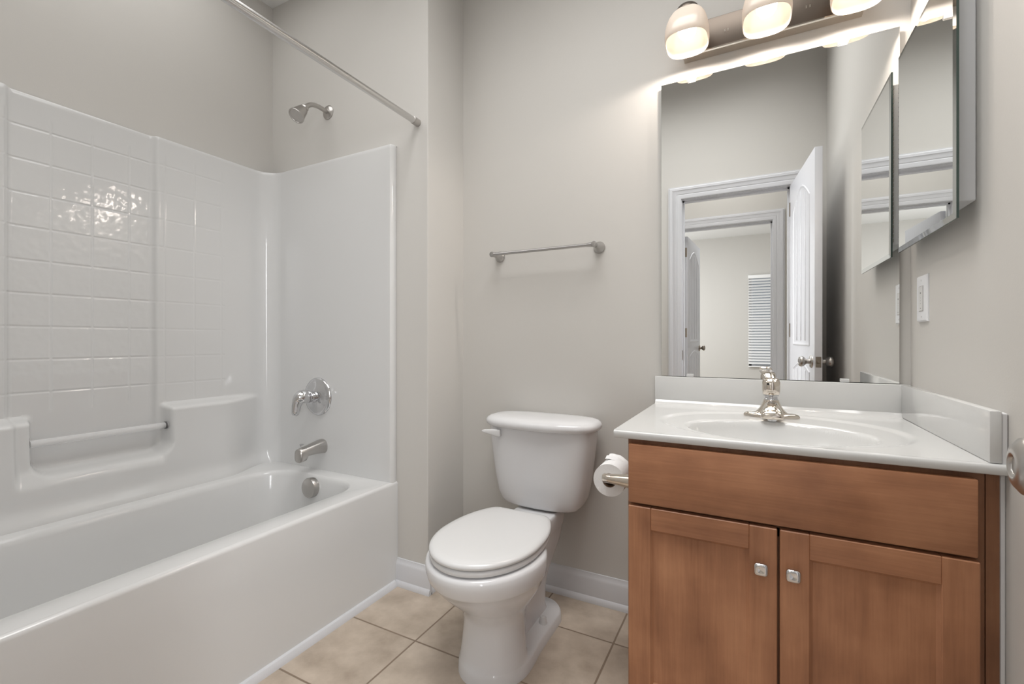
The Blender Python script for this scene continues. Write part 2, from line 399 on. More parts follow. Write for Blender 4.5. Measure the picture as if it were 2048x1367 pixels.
# ------------------------------------------------------------------ door builder
def knob_prof():
    return [(r, h*.92) for r, h in knob_shape]
knob_shape = [(.0, 0), (.034, 0), (.034, .004), (.030, .009), (.014, .011), (.0125, .024), (.014, .030), (.022, .036), (.0275, .046), (.0285, .053), (.0265, .060), (.020, .0655), (.0125, .0675), (.0095, .0665), (.0085, .0645), (.0, .0640)]
def door(name, hinge, free_dir, length, zt, label, side, metal, latch=True, thick=.035, knob_z=.92):
    """hinge: (x, y); free_dir: unit (x, y) towards the free edge; side: +-1, which way the thickness goes from the hinge line"""
    t = structure(thing(name, (hinge[0], hinge[1], 0), label, 'door'))
    fx, fy = Vector(free_dir).normalized(); nx, ny = -fy*side, fx*side       # normal across the thickness
    T = Matrix(((fx, nx, 0, hinge[0]), (fy, ny, 0, hinge[1]), (0, 0, 1, 0), (0, 0, 0, 1)))
    def bx(u0, u1, v0, v1, z0, z1, bev=0): return rotated(box(u0, u1, v0, v1, z0, z1, bev), T)
    obj('door_leaf', bx(0, length, 0, thick, .012, zt, .0015), M['door'], t)
    st = .105
    for v0, face in ((0, -1), (thick, 1)):
        for z0, z1, arch in ((.22, .86, .05), (1.00, zt-.21, .11)):
            u0, u1 = st, length-st
            def outline(g, arch=arch, u0=u0, u1=u1, z0=z0, z1=z1):
                a, c = u0+g, u1-g; top = []
                for i in range(17):
                    u = c+(a-c)*i/16; q = (u-(u0+u1)/2)/((u1-u0)/2)
                    top.append((u, z1-g+arch*(1-abs(q)**1.6)))
                return [(a, z0+g), (c, z0+g)] + top
            rings = []
            for g, dd in ((0, -.0002), (.004, .004), (.010, .0045), (.018, .001), (.026, .001)):
                rings.append([T @ Vector((u, v0+face*dd, zz)) for u, zz in outline(g)])
            bb = loft(rings, False, True)
            for f in (.25, .5, .75):                                 # plank grooves of the panel field, as slim raised beads
                u = u0+(u1-u0)*f; q = (u-(u0+u1)/2)/((u1-u0)/2)
                join(bb, rotated(box(u-.009, u+.009, v0+face*.001-.004, v0+face*.001+.004, z0+.03, z1-.03+arch*(1-abs(q)**1.6), .0035, 2), T))
            obj('door_panel', bb, M['door'], t, 25)
    ku = length-.062
    for v0, face in ((0, -1), (thick, 1)):
        og = T @ Vector((ku, v0, knob_z)); ax = T.to_3x3() @ Vector((0, face, 0))
        obj('door_knob', lathe(knob_prof(), og, ax, 32), metal, t, 50)
    if latch:
        bb = bx(length-.001, length+.0015, thick/2-.0125, thick/2+.0125, knob_z-.028, knob_z+.028); join(bb, bx(length, length+.010, thick/2-.006, thick/2+.006, knob_z-.008, knob_z+.008, .002))
        obj('latch_plate', bb, M['pewter'], t)
    for z in (.25, 1.05, zt-.2):
        bb = lathe([(.006, 0), (.006, .09)], T @ Vector((-.004, 0, z)), (0, 0, 1), 10)
        join(bb, bx(-.002, -.0005, .002, thick-.004, z, z+.09))
        obj('hinge', bb, M['pewter'], t)
    return t
dl = Vector((.287-.218, .672-.012, 0)).length
door('door_1', (.222, .010), (.067, .660), .663, 2.04, 'white panelled bathroom door standing open, grey knob at right edge', -1, M['brushed'])
door('door_2', (-.596, HY-.118), (.045, -.74), .74, 2.04, 'white bedroom door standing open, seen through two doorways in mirror', 1, M['pewter'], latch=False, knob_z=.93)

# baseboards and base mould
def base_profile(sx, sy, length_pts):
    prof = [(0, 0), (.022, 0), (.022, .010), (.018, .020), (.0135, .024), (.0135, .088), (.010, .097), (.006, .103), (.0045, .112), (0, .113)]
    st = []
    for x, y in length_pts: st.append([(x+sx*d, y+sy*d, z) for d, z in prof])
    return loft(st)
structure(obj('baseboard_back', base_profile(0, -1, [(XT+.012, YB), (-.2836, YB)]), M['trim'], smooth=30), 'white baseboard behind the toilet', 'baseboard')
structure(obj('baseboard_return', base_profile(1, 0, [(XT, YE-.004), (XT, YB)]), M['trim'], smooth=30), 'white baseboard on the short return wall', 'baseboard')
structure(obj('baseboard_plumbing', base_profile(0, -1, [(-1.345, YE), (XT+.022, YE)]), M['trim'], smooth=30), 'short white baseboard between tub and return wall', 'baseboard')
b = loft([[(-1.345, y, 0), (-1.329, y, 0), (-1.330, y, .012), (-1.336, y, .022), (-1.345, y, .025)] for y in (.012, YE-.022)])
structure(obj('trim_3', b, M['trim'], smooth=40), 'white base mould along the foot of the tub', 'trim')

# ------------------------------------------------------------------ bathtub with one-piece surround
XA = -1.345; ZR = .44; YI = 1.473; YN = .030; XS = -2.142
tub = thing('bathtub', (-1.75, .75, 0), 'white one-piece bathtub with tall tile-pattern wall surround', 'bathtub')
def ring(x0, x1, y0, y1, r, z): return [(x, y, z) for x, y in rrect(x0, x1, y0, y1, r)]
rg = [ring(-2.15, XA-.012, .005, YE-.02, .002, ZR),
      ring(-2.00, -1.432, .115, 1.412, .14, ZR+.001), ring(-1.994, -1.438, .121, 1.407, .137, ZR-.002),
      ring(-1.988, -1.444, .128, 1.402, .134, ZR-.010), ring(-1.984, -1.448, .134, 1.398, .132, ZR-.022),
      ring(-1.976, -1.456, .155, 1.388, .13, ZR-.10), ring(-1.96, -1.47, .22, 1.372, .13, ZR-.24),
      ring(-1.945, -1.485, .26, 1.355, .12, .125), ring(-1.925, -1.505, .285, 1.335, .11, .090), ring(-1.895, -1.535, .32, 1.305, .10, .075)]
obj('tub_basin', loft(rg, False, True), M['acrylic'], tub, 50)
prof = [(-1.40, ZR)] + [(XA-.014+.014*math.sin(a), ZR-.014+.014*math.cos(a)) for a in [PI/2*i/6 for i in range(7)]] + [(XA, .30), (XA, 0)]
prof[0] = (XA-.02, ZR)
b = loft([[(x, y, z) for x, z in prof] for y in (.006, .3, .6, .9, 1.2, YE-.001)], closed=False)
obj('apron', b, M['acrylic'], tub, 50)
# surround walls: a U-shaped sheet, moulded inward by f(y, z)
path = []; R = .085
path += [(-1.353, YN-.035, 0, 1, 0), (-1.349, YN-.025, .3, .9, 0), (-1.350, YN-.008, .5, .8, 0), (-1.356, YN, 0, 1, 0)]
for i in range(1, 20): path.append((-1.356+(XS+R+1.356)*i/20, YN, 0, 1, 0))
for i in range(13):
    a = -PI/2 - PI/2*i/12; path.append((XS+R+R*math.cos(a), YN+R+R*math.sin(a), -math.cos(a), -math.sin(a), i/12))
ys = []; y = YN+R
while y < YI-R-.006: y += .0055; ys.append(y)
for y in ys[:-1]: path.append((XS, y, 1, 0, 1))
for i in range(13):
    a = PI - PI/2*i/12; path.append((XS+R+R*math.cos(a), YI-R+R*math.sin(a), -math.cos(a), -math.sin(a), 1-i/12))
for i in range(1, 21): path.append((XS+R+(-1.356-XS-R)*i/20, YI, 0, -1, 0))
path += [(-1.350, YI+.008, .5, -.8, 0), (-1.349, YI+.025, .3, -.9, 0), (-1.353, YI+.037, 0, -1, 0)]
zs = [.436, .445, .46, .48, .50, .52]
z = .535
while z < .86: zs.append(z); z += .0055
while z < 1.85: zs.append(z); z += .03
zs += [1.855, 1.866, 1.872]
def niche(y, z):
    """> 0 inside the soap niche that holds the bar"""
    cy, hy, r, zb = .800, .197, .055, .588
    qx = abs(y-cy)-(hy-r); qz = (zb+r)-z
    dd = math.hypot(max(qx, 0), max(qz, 0)) + min(max(qx, qz), 0) - r
    return sm(.012, -.012, dd)
def off(y, z, k):
    if k <= 0: return 0.0
    low = sm(.788, .762, z)*(.062+.018*sm(.77, .46, z))*sm(1.43, 1.20, y)*sm(.06, .28, y)
    col = sm(.548, .566, y)*sm(.982, .962, y)*sm(.55, .62, z)
    v = low*(1-niche(y, z)) - .020*col
    foot = .02*sm(.50, .437, z)
    return k*k*(3-2*k)*(v+foot)
P_ = []
def surf(i, j):
    x, y, nx, ny, k = path[i]
    if j < len(zs):
        d = off(y, zs[j], k); zz = zs[j]
        if zs[j] > 1.866: d -= .003
        return (x+nx*d, y+ny*d, zz)
    d = -.034; return (x+nx*d if abs(ny) < .7 else x, y+ny*d, 1.874)
b = grid(len(path), len(zs)+1, surf)
obj('surround_panel', b, M['panel'], tub, 50)
gb = obj('grab_bar', tube([(-2.108, .596, .698), (-2.108, .80, .698), (-2.108, .997, .698)], .0125, 20), M['clear'], tub)
obj('bar_socket', lathe([(.0145, 0), (.0145, .005), (.012, .006)], (-2.108, .9935, .698), (0, -1, 0), 20), M['rubber'], gb)
oc = obj('overflow_cover', lathe([(.036, 0), (.043, .001), (.0435, .022), (.041, .027), (.036, .029), (.0, .030)], (-1.735, 1.396, .388), (0, -1, .06), 36), M['brushed'], tub)

# ------------------------------------------------------------------ shower and tub fittings
sh = thing('wall_shower', (-1.772, YE, 2.117), 'brushed metal shower head on bent arm above the tub surround', 'shower head')
obj('escutcheon', lathe([(.033, 0), (.033, .003), (.028, .008), (.013, .012), (.0, .012)], (-1.772, YE, 2.117), (0, -1, 0), 32), M['brushed'], sh)
arm = bez([(-1.772, YE-.006, 2.117), (-1.772, YE-.075, 2.122), (-1.772, YE-.098, 2.12), (-1.772, YE-.128, 2.082)], 14)
obj('shower_arm', tube(arm, .0105, 14), M['brushed'], sh)
ax = (arm[-1]-arm[-3]).normalized()
ax = Vector((0, -.62, -.78)).normalized()
b = lathe([(.010, -.002), (.0155, 0), (.0175, .006), (.0165, .011), (.0155, .014), (.021, .019), (.024, .030), (.0325, .066), (.035, .072), (.0345, .076), (.031, .0765), (.029, .073), (.0, .071)], arm[-1]+Vector((0, .002, .003)), ax, 36)
obj('spray_head', b, M['brushed'], sh, 40)
tv = thing('shower_valve', (-1.794, YI, .780), 'round chrome shower valve with drooping lever handle', 'valve')
obj('valve_plate', lathe([(.088, 0), (.088, .004), (.083, .010), (.070, .014), (.045, .017), (.036, .023), (.0, .023)], (-1.794, YI, .780), (0, -1, 0), 48), M['chrome'], tv, 40)
obj('valve_stem', lathe([(.0265, .02), (.0265, .044), (.024, .046), (.024, .060), (.0, .061)], (-1.794, YI, .780), (0, -1, 0), 32), M['chrome'], tv)
hp = bez([(-1.794, YI-.058, .784), (-1.796, YI-.100, .798), (-1.800, YI-.118, .770), (-1.803, YI-.108, .735), (-1.804, YI-.118, .705)], 16)
rr = [1.2*q for q in (.024, .0255, .0265, .0265, .026, .025, .0235, .022, .0205, .019, .018, .017, .0165, .016, .0155, .014, .008)]
obj('lever_handle', tube(hp, [(r, r*.62 if i > 6 else r*.9) for i, r in enumerate(rr)], 20, up=(1, 0, 0)), M['chrome'], tv, 60)
ts = thing('tub_spout', (-1.766, YI, .552), 'chrome tub spout with pull-up diverter knob', 'tub spout')
st = []
for y, zt_, zb, hw in ((0, .584, .520, .0325), (.012, .584, .521, .032), (.05, .577, .525, .0275), (.09, .569, .524, .0255), (.100, .568, .506, .0250), (.122, .565, .503, .0245), (.130, .562, .503, .0225), (.134, .552, .506, .017)):
    cz, hz = (zt_+zb)/2, (zt_-zb)/2
    st.append([(-1.766+hw*math.copysign(abs(math.cos(a))**(.8), math.cos(a)), YI-y, cz+hz*math.copysign(abs(math.sin(a))**.8, math.sin(a))) for a in [2*PI*i/32 for i in range(32)]])
obj('spout_body', loft(st), M['brushed'], ts, 50)
obj('diverter_knob', lathe([(.0035, 0), (.0035, .010), (.008, .015), (.0085, .019), (.0, .020)], (-1.766, YI-.113, .564), (0, 0, 1), 16), M['chrome'], ts)
rod = thing('shower_curtain_rod', (-1.236, .75, 1.949), 'metal shower curtain rod spanning above the tub', 'curtain rod')
obj('rod_tube', lathe([(.0127, 0), (.0127, 1.515)], (-1.236, YF+.004, 1.949), (0, 1, 0), 28), M['rod_metal'], rod)
for y, s in ((YF, 1), (YE, -1)):
    obj('rod_end', lathe([(.0155, 0), (.0155, .030), (.0150, .032), (.0130, .033)], (-1.236, y, 1.949), (0, s, 0), 28), M['brushed'], rod)

# ------------------------------------------------------------------ toilet
TX = -.737
toi = thing('toilet', (TX, 1.40, 0), 'white two-piece toilet with round closed lid', 'toilet')
def bowl_ring(z, yf, cy, a, ys, wb, yb, rc, n=40):
    def wv(y):
        if y < cy: v = a*math.sqrt(max(0, 1-((cy-y)/(cy-yf))**2))
        elif y < ys: v = wb+(a-wb)*(.5+.5*math.cos(PI*(y-cy)/(ys-cy)))
        else: v = wb
        if y > yb-rc: v = max(.001, v-rc+rc*math.sqrt(max(0, 1-((y-(yb-rc))/rc)**2)))
        return v
    pts = []
    for i in range(n+1):
        y = yf+(yb-yf)*(1-math.cos(PI*i/n))/2; pts.append((TX+wv(y), y, z))
    for i in range(n-1, 0, -1):
        y = yf+(yb-yf)*(1-math.cos(PI*i/n))/2; pts.append((TX-wv(y), y, z))
    return pts
br = [(0, 1.160, 1.30, .119, 1.42, .112, 1.655, .085), (.030, 1.163, 1.30, .117, 1.42, .110, 1.653, .085), (.038, 1.167, 1.30, .114, 1.42, .104, 1.648, .08),
      (.041, 1.170, 1.29, .112, 1.40, .056, 1.60, .03), (.060, 1.176, 1.285, .108, 1.41, .050, 1.60, .03), (.12, 1.186, 1.28, .100, 1.43, .048, 1.61, .03),
      (.165, 1.188, 1.28, .099, 1.45, .050, 1.63, .03), (.195, 1.176, 1.275, .107, 1.47, .056, 1.65, .03), (.225, 1.148, 1.27, .123, 1.48, .062, 1.67, .03),
      (.26, 1.108, 1.262, .147, 1.49, .070, 1.69, .03), (.295, 1.072, 1.258, .166, 1.50, .076, 1.70, .03), (.318, 1.054, 1.256, .175, 1.50, .079, 1.70, .03),
      (.322, 1.047, 1.255, .179, 1.50, .080, 1.705, .03), (.33, 1.041, 1.255, .183, 1.50, .082, 1.71, .03), (.355, 1.030, 1.255, .186, 1.50, .084, 1.715, .03), (.376, 1.028, 1.255, .186, 1.50, .085, 1.715, .03),
      (.384, 1.032, 1.255, .183, 1.50, .083, 1.712, .03), (.387, 1.040, 1.255, .177, 1.50, .079, 1.708, .03)]
obj('bowl', loft([bowl_ring(*r) for r in br]), M['china'], toi, 60)
for s in (-1, 1):
    obj('bolt_cap', lathe([(.0155, 0), (.0145, .003), (.0115, .020), (.009, .024), (.0, .025)], (TX+s*.080, 1.490, .038), (0, 0, 1), 20), M['seat'], toi, 40)
def seat_ring(z, g, n=36):
    """egg outline shrunk by g"""
    yf, cy, a, yb = 1.036+g, 1.252, .170-g, 1.482-g
    pts = []
    def wv(y):
        if y < cy: return a*math.sqrt(max(0, 1-((cy-y)/(cy-yf))**2))
        t = (y-cy)/(yb-cy); v = (a)*(1-.38*t**2.4)
        rc = .022
        if y > yb-rc: v = v-rc+rc*math.sqrt(max(0, 1-((y-(yb-rc))/rc)**2))
        return v
    for i in range(n+1):
        y = yf+(yb-yf)*(1-math.cos(PI*i/n))/2; pts.append((TX+wv(y), y, z))
    for i in range(n-1, 0, -1):
        y = yf+(yb-yf)*(1-math.cos(PI*i/n))/2; pts.append((TX-wv(y), y, z))
    return pts
obj('seat', loft([seat_ring(z, g) for z, g in ((.390, .010), (.392, .004), (.397, .001), (.404, .001), (.408, .004), (.409, .010))]), M['seat'], toi, 60)
obj('seat_lid', loft([seat_ring(z, g) for z, g in ((.4105, .008), (.4115, .003), (.415, -.001), (.421, -.001), (.426, .003), (.4295, .012), (.4315, .03), (.4325, .07), (.433, .12))]), M['seat'], toi, 60)
for s in (-1, 1): obj('seat_hinge', tube([(TX+s*.09, 1.490, .402), (TX+s*.045, 1.490, .402)], .011, 14), M['seat'], toi)
def tank_ring(z, a, yf, yb, e=5.0, bow=.018, n=64):
    cy, bb = (yf+yb)/2, (yb-yf)/2
    r = []
    for x, y in superell(0, 0, a, bb, e, n):
        if y < 0: y = y*(1+ bow/bb*(1-(x/a)**2)) - 0
        r.append((TX+x, cy+y, z))
    return r
tr = [(.391, .120, 1.628, 1.715), (.394, .142, 1.615, 1.728), (.402, .157, 1.606, 1.737), (.416, .168, 1.601, 1.743), (.44, .178, 1.597, 1.747), (.50, .190, 1.592, 1.752), (.60, .203, 1.585, 1.755), (.69, .213, 1.580, 1.757), (.703, .213, 1.580, 1.757)]
obj('tank', loft([tank_ring(*r) for r in tr]), M['china'], toi, 60)
lr = [(q[0], q[1]+.005)+q[2:] for q in [(.700, .214, 1.574, 1.760), (.7025, .222, 1.566, 1.764), (.708, .228, 1.560, 1.767), (.716, .230, 1.558, 1.768), (.724, .229, 1.559, 1.768), (.732, .224, 1.565, 1.765), (.738, .214, 1.576, 1.759), (.742, .195, 1.595, 1.748), (.744, .165, 1.62, 1.73), (.745, .12, 1.65, 1.70)]]
obj('tank_lid', loft([tank_ring(z, a, f, bk, 3.2, .022) for z, a, f, bk in lr]), M['china'], toi, 60)
b = lathe([(.014, 0), (.014, .006), (.011, .007)], (-.890, 1.586, .678), (0, -1, 0), 16)
st = []
for u, hy, hz, dy, dz in ((0, .007, .012, 0, 0), (.004, .009, .0145, 0, 0), (.018, .009, .0145, 0, 0), (.03, .0085, .0125, -.002, .002), (.048, .007, .009, -.008, .004), (.064, .005, .006, -.016, .006), (.072, .003, .003, -.020, .007)):
    st.append([(-.872-u, 1.566+dy+hy*math.copysign(abs(math.cos(a))**.5, math.cos(a)), .678+dz+hz*math.copysign(abs(math.sin(a))**.5, math.sin(a))) for a in [2*PI*i/20 for i in range(20)]])
join(b, loft(st)); obj('flush_lever', b, M['seat'], toi, 50)

# ------------------------------------------------------------------ towel bar
tb = thing('towel_bar', (-.763, YB, 1.41), 'chrome towel bar on the wall above the toilet', 'towel bar')
for x in (-.988, -.537):
    b = lathe([(.0235, 0), (.0235, .004), (.021, .008), (.014, .020), (.0095, .040), (.0085, .055), (.0105, .068), (.0115, .076), (.009, .080), (.0, .081)], (x, YB, 1.41), (0, -1, 0), 32)
    obj('wall_post', b, M['towel_metal'], tb, 45)
s = -1
obj('bar', tube([(-.990, YB-.070, 1.41), (-.975, YB-.070, 1.41), (-.955, YB-.070, 1.41), (-.57, YB-.070, 1.41), (-.55, YB-.070, 1.41), (-.535, YB-.070, 1.41)], [.0095, .009, .0068, .0068, .009, .0095], 18), M['towel_metal'], tb, 50)

# ------------------------------------------------------------------ vanity cabinet
CX0, CX1, CYF, CZ = -.2836, .392, 1.190, .790
van = thing('vanity_cabinet', (.055, 1.48, 0), 'brown stained maple vanity cabinet with two doors', 'vanity cabinet')
b = box(CX0, CX0+.016, CYF, YB-.003, 0, CZ); box(CX1-.016, CX1, CYF, YB-.003, 0, CZ, bm=b); box(CX0, CX1, 1.265, 1.277, 0, .10, bm=b); box(CX0+.016, CX1-.016, CYF+.02, YB-.01, .10, .116, bm=b); box(CX0+.016, CX1-.016, YB-.012, YB-.004, .1, CZ, bm=b)
obj('carcass', b, M['wood_z'], van, None)
b = box(CX0, CX0+.035, CYF-.001, CYF+.018, .10, CZ); box(CX1-.036, CX1, CYF-.001, CYF+.018, .10, CZ, bm=b); box(CX0, CX1, CYF, CYF+.018, .755, CZ, bm=b); box(CX0, CX1, CYF, CYF+.018, .600, .645, bm=b); box(CX0, CX1, CYF, CYF+.018, .10, .14, bm=b); box(.030, .073, CYF, CYF+.018, .10, .62, bm=b)
obj('face_frame', b, M['wood_dark'], van, None)
obj('filler_strip', box(CX1+.001, .412, CYF-.003, CYF+.018, .0, CZ), M['wood_dark'], van, None)
obj('caulk_bead', box(.4125, .4217, CYF-.001, CYF+.012, .0, CZ-.001, .002, 1), M['caulk'], van)
obj('false_drawer_front', box(-.279, .378, 1.170, CYF-.001, .630, .778, .003, 2), M['wood_x'], van)
def shaker(x0, x1, z0, z1, knob_x, hinge_left):
    s_ = .056; y0, y1 = 1.170, CYF-.001
    b = box(x0, x0+s_, y0, y1, z0, z1, .002, 1); box(x1-s_, x1, y0, y1, z0, z1, .002, 1, bm=b)
    nf = len(b.faces)
    box(x0+s_-.0005, x1-s_+.0005, y0, y1, z1-.055, z1, .0015, 1, bm=b); box(x0+s_-.0005, x1-s_+.0005, y0, y1, z0, z0+.055, .0015, 1, bm=b)
    b.faces.ensure_lookup_table()
    for f in b.faces[nf:]: f.material_index = 1
    d = obj('cabinet_door', b, [M['wood_z'], M['wood_x']], van)
    xi0, xi1, zi0, zi1 = x0+s_, x1-s_, z0+.055, z1-.055
    rings = []
    for g, yy in ((-.002, y0+.0015), (.0035, y0+.0065), (.006, y0+.0085), (.008, y0+.0085)):
        rings.append([(xi0+g, yy, zi0+g), (xi1-g, yy, zi0+g), (xi1-g, yy, zi1-g), (xi0+g, yy, zi1-g)])
    obj('door_panel', loft(rings, False, True), M['wood_z'], d, 20)
    # pillow-shaped square knob on a short stem
    kz = .5355
    b = lathe([(.006, 0), (.0055, .012), (.008, .016)], (knob_x, y0, kz), (0, -1, 0), 16)
    st = []
    for yy, h_, e in ((.014, .0105, 4), (.016, .0130, 5), (.022, .0138, 5), (.0245, .0128, 5), (.0262, .0102, 4.5), (.0258, .0060, 3.5), (.0250, .002, 2)):
        st.append([(knob_x+px, y0-yy, kz+pz) for px, pz in superell(0, 0, h_, h_, e, 32)])
    join(b, loft(st)); obj('knob', b, M['chrome'], d, 40)
shaker(-.279, .0495, .125, .6225, .0175, True)
shaker(.0545, .381, .125, .6225, .0785, False)

# ------------------------------------------------------------------ vanity top with integral basin
top = thing('countertop', (.05, 1.47, CZ), 'white cultured marble vanity top with oval basin and splashes', 'countertop')
TX0, TX1, TY0, TY1, TZ = -.317, .4185, 1.170, 1.770, .810
xs = [TX0+(TX1-TX0)*i/150 for i in range(151)]; yv = [TY0+.006+(1.752-TY0-.006)*i/124 for i in range(125)]
def topz(x, y):
    ro = math.sqrt(((x-.052)/.288)**2+((y-1.425)/.232)**2)
    z = TZ - .0045*sm(1.03, .95, ro)
    ri = math.sqrt(((x-.052)/.208)**2+((y-1.372)/.150)**2)
    if ri < 1.06:
        z -= .006*sm(1.06, .99, ri)
        if ri < 1: z -= .128*(1-ri**2.6)**.8
    if y > 1.735: z += .017*((y-1.735)/.017)**2*.9
    return z
b = grid(151, 125, lambda i, j: (xs[i], yv[j], topz(xs[i], yv[j])))
obj('basin_surface', b, M['marble'], top, 60)
pr = [(TY0+.007, TZ), (TY0+.003, TZ-.001), (TY0+.0005, TZ-.004), (TY0, TZ-.008), (TY0, CZ+.003), (TY0+.003, CZ), (TY0+.05, CZ)]
b = loft([[(x, y, z) for y, z in pr] for x in (TX0, TX1)], closed=False)
for x in (TX0, TX1):                                                          # closed ends of the slab
    v = [b.verts.new(q) for q in ((x, TY0+.007, TZ), (x, TY1, TZ), (x, TY1, CZ), (x, TY0+.003, CZ), (x, TY0, CZ+.003), (x, TY0, TZ-.008), (x, TY0+.003, TZ-.001))]; b.faces.new(v)
v = [b.verts.new(q) for q in ((TX0, TY0+.05, CZ), (TX1, TY0+.05, CZ), (TX1, TY0+.052, CZ), (TX0, TY0+.052, CZ))]; b.faces.new(v)
obj('front_edge', b, M['marble'], top, 50)
obj('backsplash', box(-.320, .418, 1.751, YB-.002, TZ-.004, .909, .003, 2), M['marble'], top)
obj('side_splash', box(.395, .413, 1.178, 1.7505, TZ, .909, .003, 2), M['marble'], top)
obj('caulk_bead', box(.4125, .4215, 1.180, 1.7505, CZ+.004, .905, .002, 1), M['caulk'], top)
obj('drain', lathe([(.024, 0), (.024, .002), (.017, .003), (.015, .001), (.0, .001)], (.052, 1.372, TZ-.1385), (0, 0, 1), 28), M['chrome'], top)

# ------------------------------------------------------------------ faucet
FX, FY, FZ = .052, 1.612, TZ-.004
fc = thing('faucet', (FX, FY, FZ), 'polished nickel single-lever faucet behind the basin', 'faucet')
st = []
for z, k, w_ in ((0, 1.0, .030), (.006, 1.0, .030), (.011, .94, .027), (.013, .86, .023)):
    r = []
    for i in range(48):
        a = 2*PI*i/48; c, s_ = math.cos(a), math.sin(a)
        r.append((FX+.0755*k*c, FY+w_*math.copysign(abs(s_)**.9, s_)*(1-.38*abs(c)**2.2)+.0, FZ+z))
    st.append(r)
obj('base_plate', loft(st), M['warm_nickel'], fc, 50)
# body: a skirt that flares out of the plate and runs forward into a short wedge spout
st = []
for z, a, bb in ((.006, .062, .026), (.0105, .051, .0265), (.016, .0415, .0265), (.024, .034, .0255), (.034, .0275, .0240), (.046, .0232, .0225), (.054, .0205, .0205)):
    st.append([(x, y, FZ+z) for x, y in superell(FX, FY, a, bb, 2.2, 40)])
obj('faucet_body', loft(st), M['warm_nickel'], fc, 60)
st = []
for y, hw, zt_, zb in ((.020, .0185, .054, .004), (-.012, .0200, .0535, .003), (-.036, .0225, .0505, .004), (-.060, .0255, .0455, .005), (-.080, .0280, .0385, .006), (-.092, .0290, .032, .006), (-.098, .0275, .026, .007), (-.100, .022, .021, .009)):
    cz, hz = (zt_+zb)/2, (zt_-zb)/2; r = []
    for i in range(40):
        a = 2*PI*i/40; c, s_ = math.cos(a), math.sin(a)
        xx = hw*math.copysign(abs(c)**.62, c); zz = hz*math.copysign(abs(s_)**.62, s_)
        r.append((FX+xx*(1-.16*(zz/hz)), FY+y, FZ+cz+zz))
    st.append(r)
spo = obj('spout', loft(st), M['warm_nickel'], fc, 60)
obj('aerator', lathe([(.0125, 0), (.0125, .008), (.0105, .009), (.0, .009)], (FX, FY-.078, FZ+.009), (0, 0, -1), 24), M['chrome'], spo)
obj('collar', lathe([(.0190, .050), (.0190, .056), (.0172, .058), (.0172, .064), (.0208, .066), (.0208, .070), (.0, .071)], (FX, FY, FZ), (0, 0, 1), 32), M['chrome'], fc, 40)
st = []
for z, a, dy in ((.0695, .0205, 0), (.0715, .0228, 0), (.080, .0240, 0), (.094, .0247, 0), (.106, .0243, .001), (.114, .0225, .003), (.119, .0185, .006), (.1215, .012, .009)):
    st.append([(x, y+dy, FZ+z) for x, y in superell(FX, FY, a, a*.98, 2.4, 40)])
hn = obj('handle', loft(st), M['warm_nickel'], fc, 60)
obj('screw_hole', lathe([(.0036, 0), (.0036, .0012), (0, .0013)], (FX-.0085, FY-.0222, FZ+.103), (-.33, -1, .06), 16), M['dark'], hn)
hp = [(FX-.002, FY-.010, FZ+.117), (FX-.004, FY+.006, FZ+.124), (FX-.006, FY+.024, FZ+.130), (FX-.009, FY+.046, FZ+.134), (FX-.012, FY+.066, FZ+.136), (FX-.013, FY+.074, FZ+.1355), (FX-.013, FY+.078, FZ+.135)]
obj('lever', tube(hp, [(.012, .005), (.0175, .0085), (.0190, .0090), (.0195, .0085), (.0190, .0075), (.0165, .006), (.010, .003)], 24), M['warm_nickel'], hn, 60)

# ------------------------------------------------------------------ toilet paper on the cabinet's side
RXc, RZc = -.380, .628
hd = thing('toilet_paper_holder', (CX0, 1.335, RZc), 'nickel paper holder post on the side of the vanity', 'paper holder')
obj('mounting_flange', lathe([(.028, 0), (.028, .004), (.0245, .012), (.0205, .032), (.0165, .058), (.0140, .085), (.0132, .107), (.010, .111), (.0, .111)], (CX0, 1.335, RZc+.004), (-1, 0, 0), 28), M['warm_nickel'], hd, 45)
obj('roll_arm', tube([(RXc, 1.330, RZc+.004), (RXc, 1.40, RZc+.004), (RXc, 1.462, RZc+.004), (RXc, 1.466, RZc+.004)], [.0085, .0085, .0085, .006], 16), M['warm_nickel'], hd)
pr_ = thing('toilet_paper_roll', (RXc, 1.41, RZc-.05), 'white toilet paper roll hanging beside the vanity', 'toilet paper')
def roll(r0, r1, y0, y1, lump=0):
    n = 48; R0, R1, R2, R3 = [], [], [], []
    for i in range(n):
        a = 2*PI*i/n; rr_ = r1 + (lump*max(0, math.cos(a-1.9))**6)
        c, s_ = math.cos(a), math.sin(a)
        R0.append((RXc+r0*c, y0, RZc-.007+r0*s_)); R1.append((RXc+r1*c, y0, RZc-.007+r1*s_))
        R2.append((RXc+rr_*c, y1, RZc-.007+rr_*s_)); R3.append((RXc+r0*c, y1, RZc-.007+r0*s_))
    return loft([R0, R1, R2, R3, R0], False, False)
obj('paper', roll(.0215, .0485, 1.352, 1.456, .004), M['paper'], pr_, 40)
M['tube'] = simple('brown_cardboard', (.16, .10, .06), .9)
obj('cardboard_tube', roll(.0195, .0212, 1.353, 1.455), M['tube'], pr_, 40)
b = bmesh.new(); st = []
for i in range(9):
    a = 2.05 - .13*i; r_ = .0495+.0035*math.sin(i*.5)+.010*max(0, 1-i/3)
    st.append([(RXc+r_*math.cos(a), y, RZc-.007+r_*math.sin(a)+.003*math.sin(y*160)) for y in [1.40+.056*k/8 for k in range(9)]])
b = loft(st, closed=False)
obj('loose_sheet', b, M['paper'], pr_, 60)

